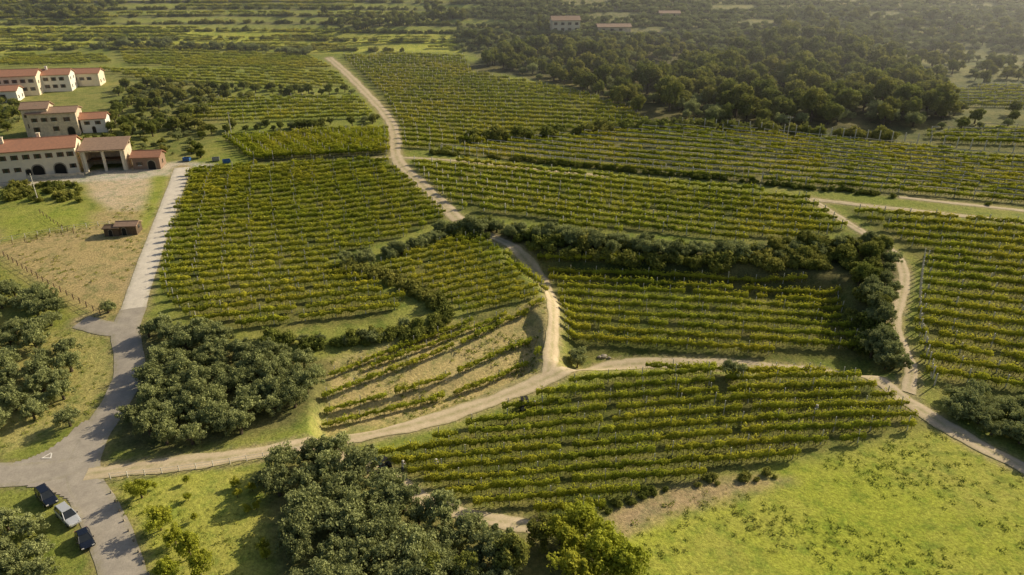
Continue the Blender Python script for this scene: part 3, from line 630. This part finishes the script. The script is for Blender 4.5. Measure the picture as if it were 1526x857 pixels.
# ------------------------------------------------------------------ buildings
def house(name,u,v,L,D,E,RH,ang,wall_m,roof_m,wins=(),arches=(),chim=(),over=.5,anchor='r',dz=0):
    x_,y_=G(u,v); ca,sa=math.cos(ang),math.sin(ang)
    if anchor=='r': x_-=L*ca; y_-=L*sa
    e=bpy.data.objects.new(name,None); cx,cy=x_+L*.75*ca,y_+L*.75*sa
    e.location=(x_,y_,h1(cx,cy)+dz); e.rotation_euler=(0,0,ang); sc.collection.objects.link(e)
    mb=MB(); mb.add([(0,0,-5),(L,0,-5),(L,D,-5),(0,D,-5),(0,0,E),(L,0,E),(L,D,E),(0,D,E),(0,D/2,E+RH),(L,D/2,E+RH)],[(0,1,5,4),(2,3,7,6),(1,2,6,9,5),(3,0,4,8,7)]); mb.obj('walls',(wall_m,),e)
    mb=MB(); t=.22; s=RH/(D/2); o=over
    for sg in(0,1):
        y0=-o if sg==0 else D+o; z0=E-s*o
        a=[(-o,y0,z0+.03),(L+o,y0,z0+.03),(L+o,D/2,E+RH+.03),(-o,D/2,E+RH+.03)]; b=[(p[0],p[1],p[2]+t) for p in a]
        mb.add(a+b,[(0,3,2,1),(4,5,6,7),(0,1,5,4),(1,2,6,5),(3,0,4,7)])
    mb.tube((-o,D/2,E+RH+t),(L+o,D/2,E+RH+t),.18,.18,6); mb.obj('roof',(roof_m,),e)
    mb=MB(); ms=MB()
    for (wx,wz,ww,wh) in wins:
        mb.box(wx-ww/2,wx+ww/2,-.05,.1,wz,wz+wh,0); ms.box(wx-ww/2-.14,wx+ww/2+.14,-.10,.08,wz-.14,wz-.01,0)
        ms.box(wx-ww/2-.45,wx-ww/2-.02,-.09,.08,wz,wz+wh,1); ms.box(wx+ww/2+.02,wx+ww/2+.45,-.09,.08,wz,wz+wh,1)
    if wins: mb.obj('windows',(M_glass,),e); ms.obj('shutters_and_sills',(M_white,M_shut),e)
    nr=max(1,int(D/4)); mb=MB()
    for k in range(nr):
        for zz in ((1.4,4.6) if E>6 else (1.3,)):
            y3=D*(k+.5)/nr; mb.box(L-.1,L+.05,y3-.45,y3+.45,zz,min(zz+1.3,E-.2))
    mb.obj('gable_windows',(M_glass,),e)
    for (ax,aw,ah) in arches:
        pts=[(ax-aw/2,0),(ax+aw/2,0)]+[(ax+aw/2*math.cos(t_),ah-aw/2+aw/2*math.sin(t_)) for t_ in np.linspace(0,math.pi,9)]
        n=len(pts)
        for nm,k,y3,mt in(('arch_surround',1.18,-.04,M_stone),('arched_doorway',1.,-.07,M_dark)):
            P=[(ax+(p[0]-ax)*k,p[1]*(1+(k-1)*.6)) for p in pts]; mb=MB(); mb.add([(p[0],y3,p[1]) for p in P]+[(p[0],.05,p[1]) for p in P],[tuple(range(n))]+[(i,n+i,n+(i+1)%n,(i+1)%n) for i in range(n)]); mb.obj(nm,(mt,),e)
    for (cx_,cy_) in chim:
        mb=MB(); mb.box(cx_-.4,cx_+.4,cy_-.4,cy_+.4,E,E+RH+1.2); mb.box(cx_-.5,cx_+.5,cy_-.5,cy_+.5,E+RH+1.203,E+RH+1.4); mb.obj('chimney',(wall_m,),e)
    return e
A1=.36
wf=[(x_,5.6,.95,1.4) for x_ in (2,5,8,11,14,17,20,22.6)]+[(x_,2.0,.9,1.3) for x_ in (2,5,8,22.6)]
house('farmhouse',120,258,24,11,8.2,2.3,A1,M_wall,M_tile,wf,[(13.2,3.0,3.6),(19.,3.0,3.6),(10.6,1.4,2.6)],[(5,4),(14,7)])
def barn():
    u,v=126,257; x_,y_=G(u,v); e=bpy.data.objects.new('open_barn',None); A=.22; L=12.5; D=8; E=6.6
    e.location=(x_,y_,h1(x_+6,y_+1)); e.rotation_euler=(0,0,A); sc.collection.objects.link(e)
    mb=MB(); mb.box(0,L,D-.4,D,-4,E+1.8); mb.box(-.002,.5,.004,D-.404,-4,E+.2); mb.box(L-.5,L+.002,.004,D-.404,-4,E+.2); mb.obj('walls',(M_wall2,),e)
    mb=MB()
    for q in (0.55,L/2-.35,L-1.25): mb.box(q,q+.7,0,.7,-4,E-.4)
    mb.box(.55,L-.55,.1,.6,E-.397,E); mb.obj('pillars',(M_wall,),e)
    mb=MB(); mb.box(.5,L-.5,2.6,2.9,2.8,3.1); mb.box(.5,L-.5,2.5,D-.4,2.5,2.78); mb.obj('loft_floor',(M_wood,),e)
    mb=MB(); a=[(-.5,-.7,E),(L+.5,-.7,E),(L+.5,D+.3,E+2.1),(-.5,D+.3,E+2.1)]; b=[(p[0],p[1],p[2]+.25) for p in a]; mb.add(a+b,[(0,3,2,1),(4,5,6,7),(0,1,5,4),(1,2,6,5),(2,3,7,6),(3,0,4,7)]); mb.obj('roof',(M_tile2,),e)
barn()
house('brick_shed',240,252,8,6,3.9,1.3,.15,M_tile2,M_tile,[(2,1.4,1,1)],[(5.5,2.2,2.8)])
house('ruined_stone_house',120,201,15,9,8,1.2,.30,M_wall2,M_tile2,[(2,5.2,1,1.3),(5,5.2,1,1.3),(8,5.2,1,1.3),(12,5,1.1,1.4),(2,1.8,1,1.6),(8,1.8,1,1.6)],[(12.5,2.2,3)],[(3,3)])
house('ruined_stone_house',80,202,8,8,9.5,1.6,.30,M_wall2,M_tile2,[(1.6,6.6,1,1.3),(4,6.6,1,1.3),(6.4,6.6,1,1.3),(2,3,1,1.4),(6,3,1,1.4)])
house('white_house',161,197,8,7,5.0,1.5,.30,M_white,M_tile,[(2,3,.9,1.2),(5.5,3,.9,1.2)],[(3.8,1.1,2.2)])
house('villa',60,142,22,10,8,2,.28,M_wall,M_tile,[(x_,z_,1,1.4) for x_ in (2,5,8,11,14,17,20) for z_ in (2,5.2)],[],[(5,4)])
house('villa',108,136,14,9,7,1.8,.28,M_white,M_tile,[(x_,z_,1,1.4) for x_ in (2,5,8,11) for z_ in (1.6,4.6)],[],[(5,4)])
house('villa',150,128,15,8,5.5,1.5,.2,M_wall,M_tile,[(x_,2.6,1,1.3) for x_ in (2,5,8,11)])
house('village_house',28,152,16,8,4.5,1.5,.28,M_white,M_tile,[(x_,2,1,1.2) for x_ in (3,7,11)])
house('hilltop_house',864,49,16,9,7,2,.1,M_wall,M_tile2,[(x_,z_,1,1.4) for x_ in (2,6,10,14) for z_ in (1.5,4.5)])
house('hilltop_house',940,50,19,8,3.6,1.4,.1,M_wall2,M_tile2,[(x_,1.6,1,1.2) for x_ in (3,8,13)])
house('hilltop_house',1013,28,12,7,3,1.2,.0,M_wall2,M_tile2,[(x_,1.4,1,1.2) for x_ in (3,8)])
house('garden_shed',205,350,5,3.5,2.3,.6,.1,M_wood,M_tile2,[],[(2,1,1.9)],over=.3)
house('garden_shed',178,352,3.4,3,2.0,.3,.1,M_wood,M_wood,[],[(1.5,.9,1.7)],over=.3)

# ------------------------------------------------------------------ vehicles
def wheel(mb,x,y,r,w,mi=0,hub=1):
    s=1 if y>0 else -1
    mb.tube((x,y-w/2,r),(x,y+w/2,r),r,r,16,mi); mb.tube((x,y+s*(w/2),r),(x,y+s*(w/2+.02),r),r*.6,r*.55,10,hub)
def frame_obj(name,u,v,ang,lift=.1):
    x_,y_=G(u,v); e=bpy.data.objects.new(name,None); e.location=(x_,y_,h1(x_,y_)+lift); e.rotation_euler=(0,0,ang); sc.collection.objects.link(e); return e
def car(name,u,v,ang,paint,ht=1.5,wagon=False,L=4.4):
    e=frame_obj(name,u,v,ang,.11); k=L/4.4; hb=ht*.58
    st=[(-2.2,.70,.42,hb*.80),(-2.1,.82,.28,hb*.98),(-1.5,.88,.2,hb*1.02),(0,.89,.2,hb),(.9,.88,.2,hb*.97),(1.6,.85,.2,hb*.88),(2.08,.78,.26,hb*.74),(2.2,.62,.36,hb*.6)]
    mb=MB(); V=[];n=10
    for (x_,w_,zb,zt) in st: V+=[(x_*k,p*w_,z) for p,z in((-.9,zb),(-1,zb+.15),(-1,zt-.14),(-.93,zt-.03),(-.7,zt),(.7,zt),(.93,zt-.03),(1,zt-.14),(1,zb+.15),(.9,zb))]
    F=[(i*n+j,i*n+(j+1)%n,(i+1)*n+(j+1)%n,(i+1)*n+j) for i in range(len(st)-1) for j in range(n)]+[tuple(range(n)),tuple(range(len(V)-n,len(V)))[::-1]]
    mb.add(V,F); o=mb.obj('body',(paint,),e,smooth=False)
    rb=-2.0 if wagon else -1.75; rt=-1.75 if wagon else -1.05
    lo=[(rb,-.80),(1.0,-.80),(1.0,.80),(rb,.80)]; hi=[(rt,-.60),(.25,-.60),(.25,.60),(rt,.60)]; z0=hb-.03; z1=ht-.05
    V=[(a*k,b,z0) for a,b in lo]+[(a*k,b,z1) for a,b in hi]; mb=MB(); mb.add(V,[(0,1,5,4),(1,2,6,5),(2,3,7,6),(3,0,4,7)]); mb.obj('windows',(M_glass,),e)
    mb=MB(); r0=[(a*k*1.0,b*1.02,z1-.02) for a,b in hi]; r1=[(a*k*.96,b*.93,ht+.01) for a,b in hi]; mb.add(r0+r1,[(0,1,5,4),(1,2,6,5),(2,3,7,6),(3,0,4,7),(4,5,6,7)])
    for i in range(4): mb.tube(V[i],V[i+4],.05,.05,5)
    for s in(-1,1): mb.tube((-.35*k,.81*s,z0),(-.35*k,.61*s,z1),.045,.045,5)
    mb.obj('roof_and_pillars',(paint,),e)
    mb=MB()
    for xx in(-1.35*k,1.38*k):
        for y3 in(-.80,.80): wheel(mb,xx,y3,.33,.22)
    mb.obj('wheels',(M_rub,M_metal),e)
    mb=MB(); 
    for s in(-1,1):
        mb.box(2.08*k,2.17*k,s*.62-.16,s*.62+.16,hb*.62,hb*.76,0); mb.box(-2.2*k,-2.12*k,s*.64-.12,s*.64+.12,hb*.7,hb*.92,1); mb.box(.75*k,.9*k,s*.95-.08,s*.95+.08,hb,hb+.14,2)
    mb.obj('lights_and_mirrors',(M_lampg,M_lampr,M_rub),e)
pa=np.array(G(72,742)); pb=np.array(G(132,815)); CA=math.atan2(pb[1]-pa[1],pb[0]-pa[0])
car('parked_car',71,745,CA,M_carb,1.6,True,4.8); car('parked_car',103,774,CA+.05,M_cars,1.7,True,4.9); car('parked_car',128,808,CA-.15,M_carb,1.45,False,4.1)
def tractor(name,u,v,ang,paint):
    e=frame_obj(name,u,v,ang,.05); mb=MB(); mb.box(.1,1.7,-.35,.35,.75,1.35); mb.box(-1.1,.097,-.3,.3,.6,1.0); mb.box(-1.2,-.6,-.85,-.45,1.05,1.2); mb.box(-1.2,-.6,.45,.85,1.05,1.2); mb.obj('bonnet',(paint,),e)
    mb=MB()
    for a,b in((-1,-.5),(-1,.5),(.1,-.5),(.1,.5)): mb.tube((a,b,1.0),(a,b,2.15),.04,.04,5)
    mb.box(-1.1,.2,-.6,.6,2.15,2.25); mb.tube((1.2,.2,1.35),(1.2,.2,1.95),.04,.04,6); mb.box(-.8,-.35,-.25,.25,1.003,1.1); mb.box(-.9,-.803,-.25,.25,1.1,1.5); mb.obj('roll_cage_and_seat',(M_rub,),e)
    mb=MB()
    for s in(-1,1): wheel(mb,-.85,.75*s,.65,.35); wheel(mb,1.25,.6*s,.4,.25)
    mb.obj('wheels',(M_rub,M_metal),e)
tractor('tractor',568,699,2.5,M_dgrn); tractor('tractor',785,609,.2,M_dgrn)
def bin_(name,u,v,ang,mat,s=1.):
    e=frame_obj(name,u,v,ang,.02); mb=MB(); a=1.3*s;b=.9*s;c=1.4*s; mb.box(-a,a,-b,b,.15,.22); mb.box(-a,a,-b,-b+.08,.223,c); mb.box(-a,a,b-.08,b,.223,c); mb.box(-a,-a+.08,-b+.083,b-.083,.223,c); mb.box(a-.08,a,-b+.083,b-.083,.223,c)
    for q in(-a+.003,0,a-.103): mb.box(q,q+.1,-b-.05,-b-.003,.0,c)
    mb.obj('tub',(mat,),e)
for i,(u,v) in enumerate([(279,240),(322,240),(338,243)]): bin_('harvest_bin',u,v,.3*i,(M_blue,M_metal,M_blue)[i],.85)
def worker(name,u,v,ang,shirt,bend=.35):
    e=frame_obj(name,u,v,ang,.03); me=bpy.data.meshes.new('b'); f=bend
    V=[(0,0,.92),(.10*f+.05,0,1.15),(.3*f+.08,0,1.42),(.36*f+.1,0,1.52),(.40*f+.12,0,1.66),(0,.1,.88),(.04,.13,.48),(0,.13,.08),(.14,.13,.03),(0,-.1,.88),(.0,-.13,.48),(-.05,-.13,.08),(.09,-.13,.03),
       (.3*f+.06,.2,1.4),(.3*f+.18,.26,1.14),(.3*f+.42,.22,1.2),(.3*f+.50,.21,1.23),(.3*f+.06,-.2,1.4),(.3*f+.2,-.26,1.15),(.3*f+.45,-.2,1.3),(.3*f+.53,-.19,1.34)]
    E=[(0,1),(1,2),(2,3),(3,4),(0,5),(5,6),(6,7),(7,8),(0,9),(9,10),(10,11),(11,12),(2,13),(13,14),(14,15),(15,16),(2,17),(17,18),(18,19),(19,20)]
    R=[.15,.14,.15,.06,.105,.1,.07,.05,.05,.1,.07,.05,.05,.07,.05,.035,.04,.07,.05,.035,.04]
    me.from_pydata(V,E,[]); o=bpy.data.objects.new('b',me); sc.collection.objects.link(o); m=o.modifiers.new('s','SKIN'); m2=o.modifiers.new('u','SUBSURF'); m2.levels=1
    for i,r in enumerate(R): me.skin_vertices[0].data[i].radius=(r,r)
    me.skin_vertices[0].data[0].use_root=True
    dg=bpy.context.evaluated_depsgraph_get(); nm=bpy.data.meshes.new_from_object(o.evaluated_get(dg)); bpy.data.objects.remove(o)
    nm.materials.clear()
    for q in(shirt,M_cloth2,M_skin): nm.materials.append(q)
    for p in nm.polygons:
        c=p.center; p.material_index=2 if (c.z>1.53 or c.x>.3*f+.3) else (1 if c.z<.95 else 0); p.use_smooth=True
    b=bpy.data.objects.new('body',nm); sc.collection.objects.link(b); b.parent=e
    mb=MB(); hx=.40*f+.12; mb.tube((hx,0,1.74),(hx,0,1.755),.2,.2,12); mb.tube((hx,0,1.756),(hx,0,1.86),.11,.09,10); mb.obj('straw_hat',(M_post,),e)
worker('vineyard_worker',650,700,1.4,M_cloth1); worker('vineyard_worker',600,703,1.2,M_cloth1,.6); worker('vineyard_worker',798,612,2.,M_redp); worker('vineyard_worker',1216,618,1.5,M_cloth1)
def rock(u,v,s):
    x_,y_=G(u,v); bm=bmesh.new(); bmesh.ops.create_icosphere(bm,subdivisions=2,radius=s)
    for q in bm.verts: q.co*=random.uniform(.75,1.15); q.co.z*=.6
    me=bpy.data.meshes.new('rock'); bm.to_mesh(me); bm.free(); me.materials.append(M_stone); o=bpy.data.objects.new('boulder',me); o.location=(x_,y_,h1(x_,y_)+.1); sc.collection.objects.link(o)
rock(900,532,.7); rock(893,533,.5); rock(908,534,.4)

# ------------------------------------------------------------------ hazy air over the far valley (participating medium)
m,t,o=newmat('hazy_air'); vs=t.nodes.new('ShaderNodeVolumeScatter'); vs.inputs['Color'].default_value=(.94,.96,1,1); vs.inputs['Density'].default_value=.00065; vs.inputs['Anisotropy'].default_value=.55
t.links.new(vs.outputs[0],o.inputs['Volume'])
mb=MB(); mb.box(-700,800,235,700,-20,100); mb.obj('hazy_air',(m,))
print('instances',TOT)
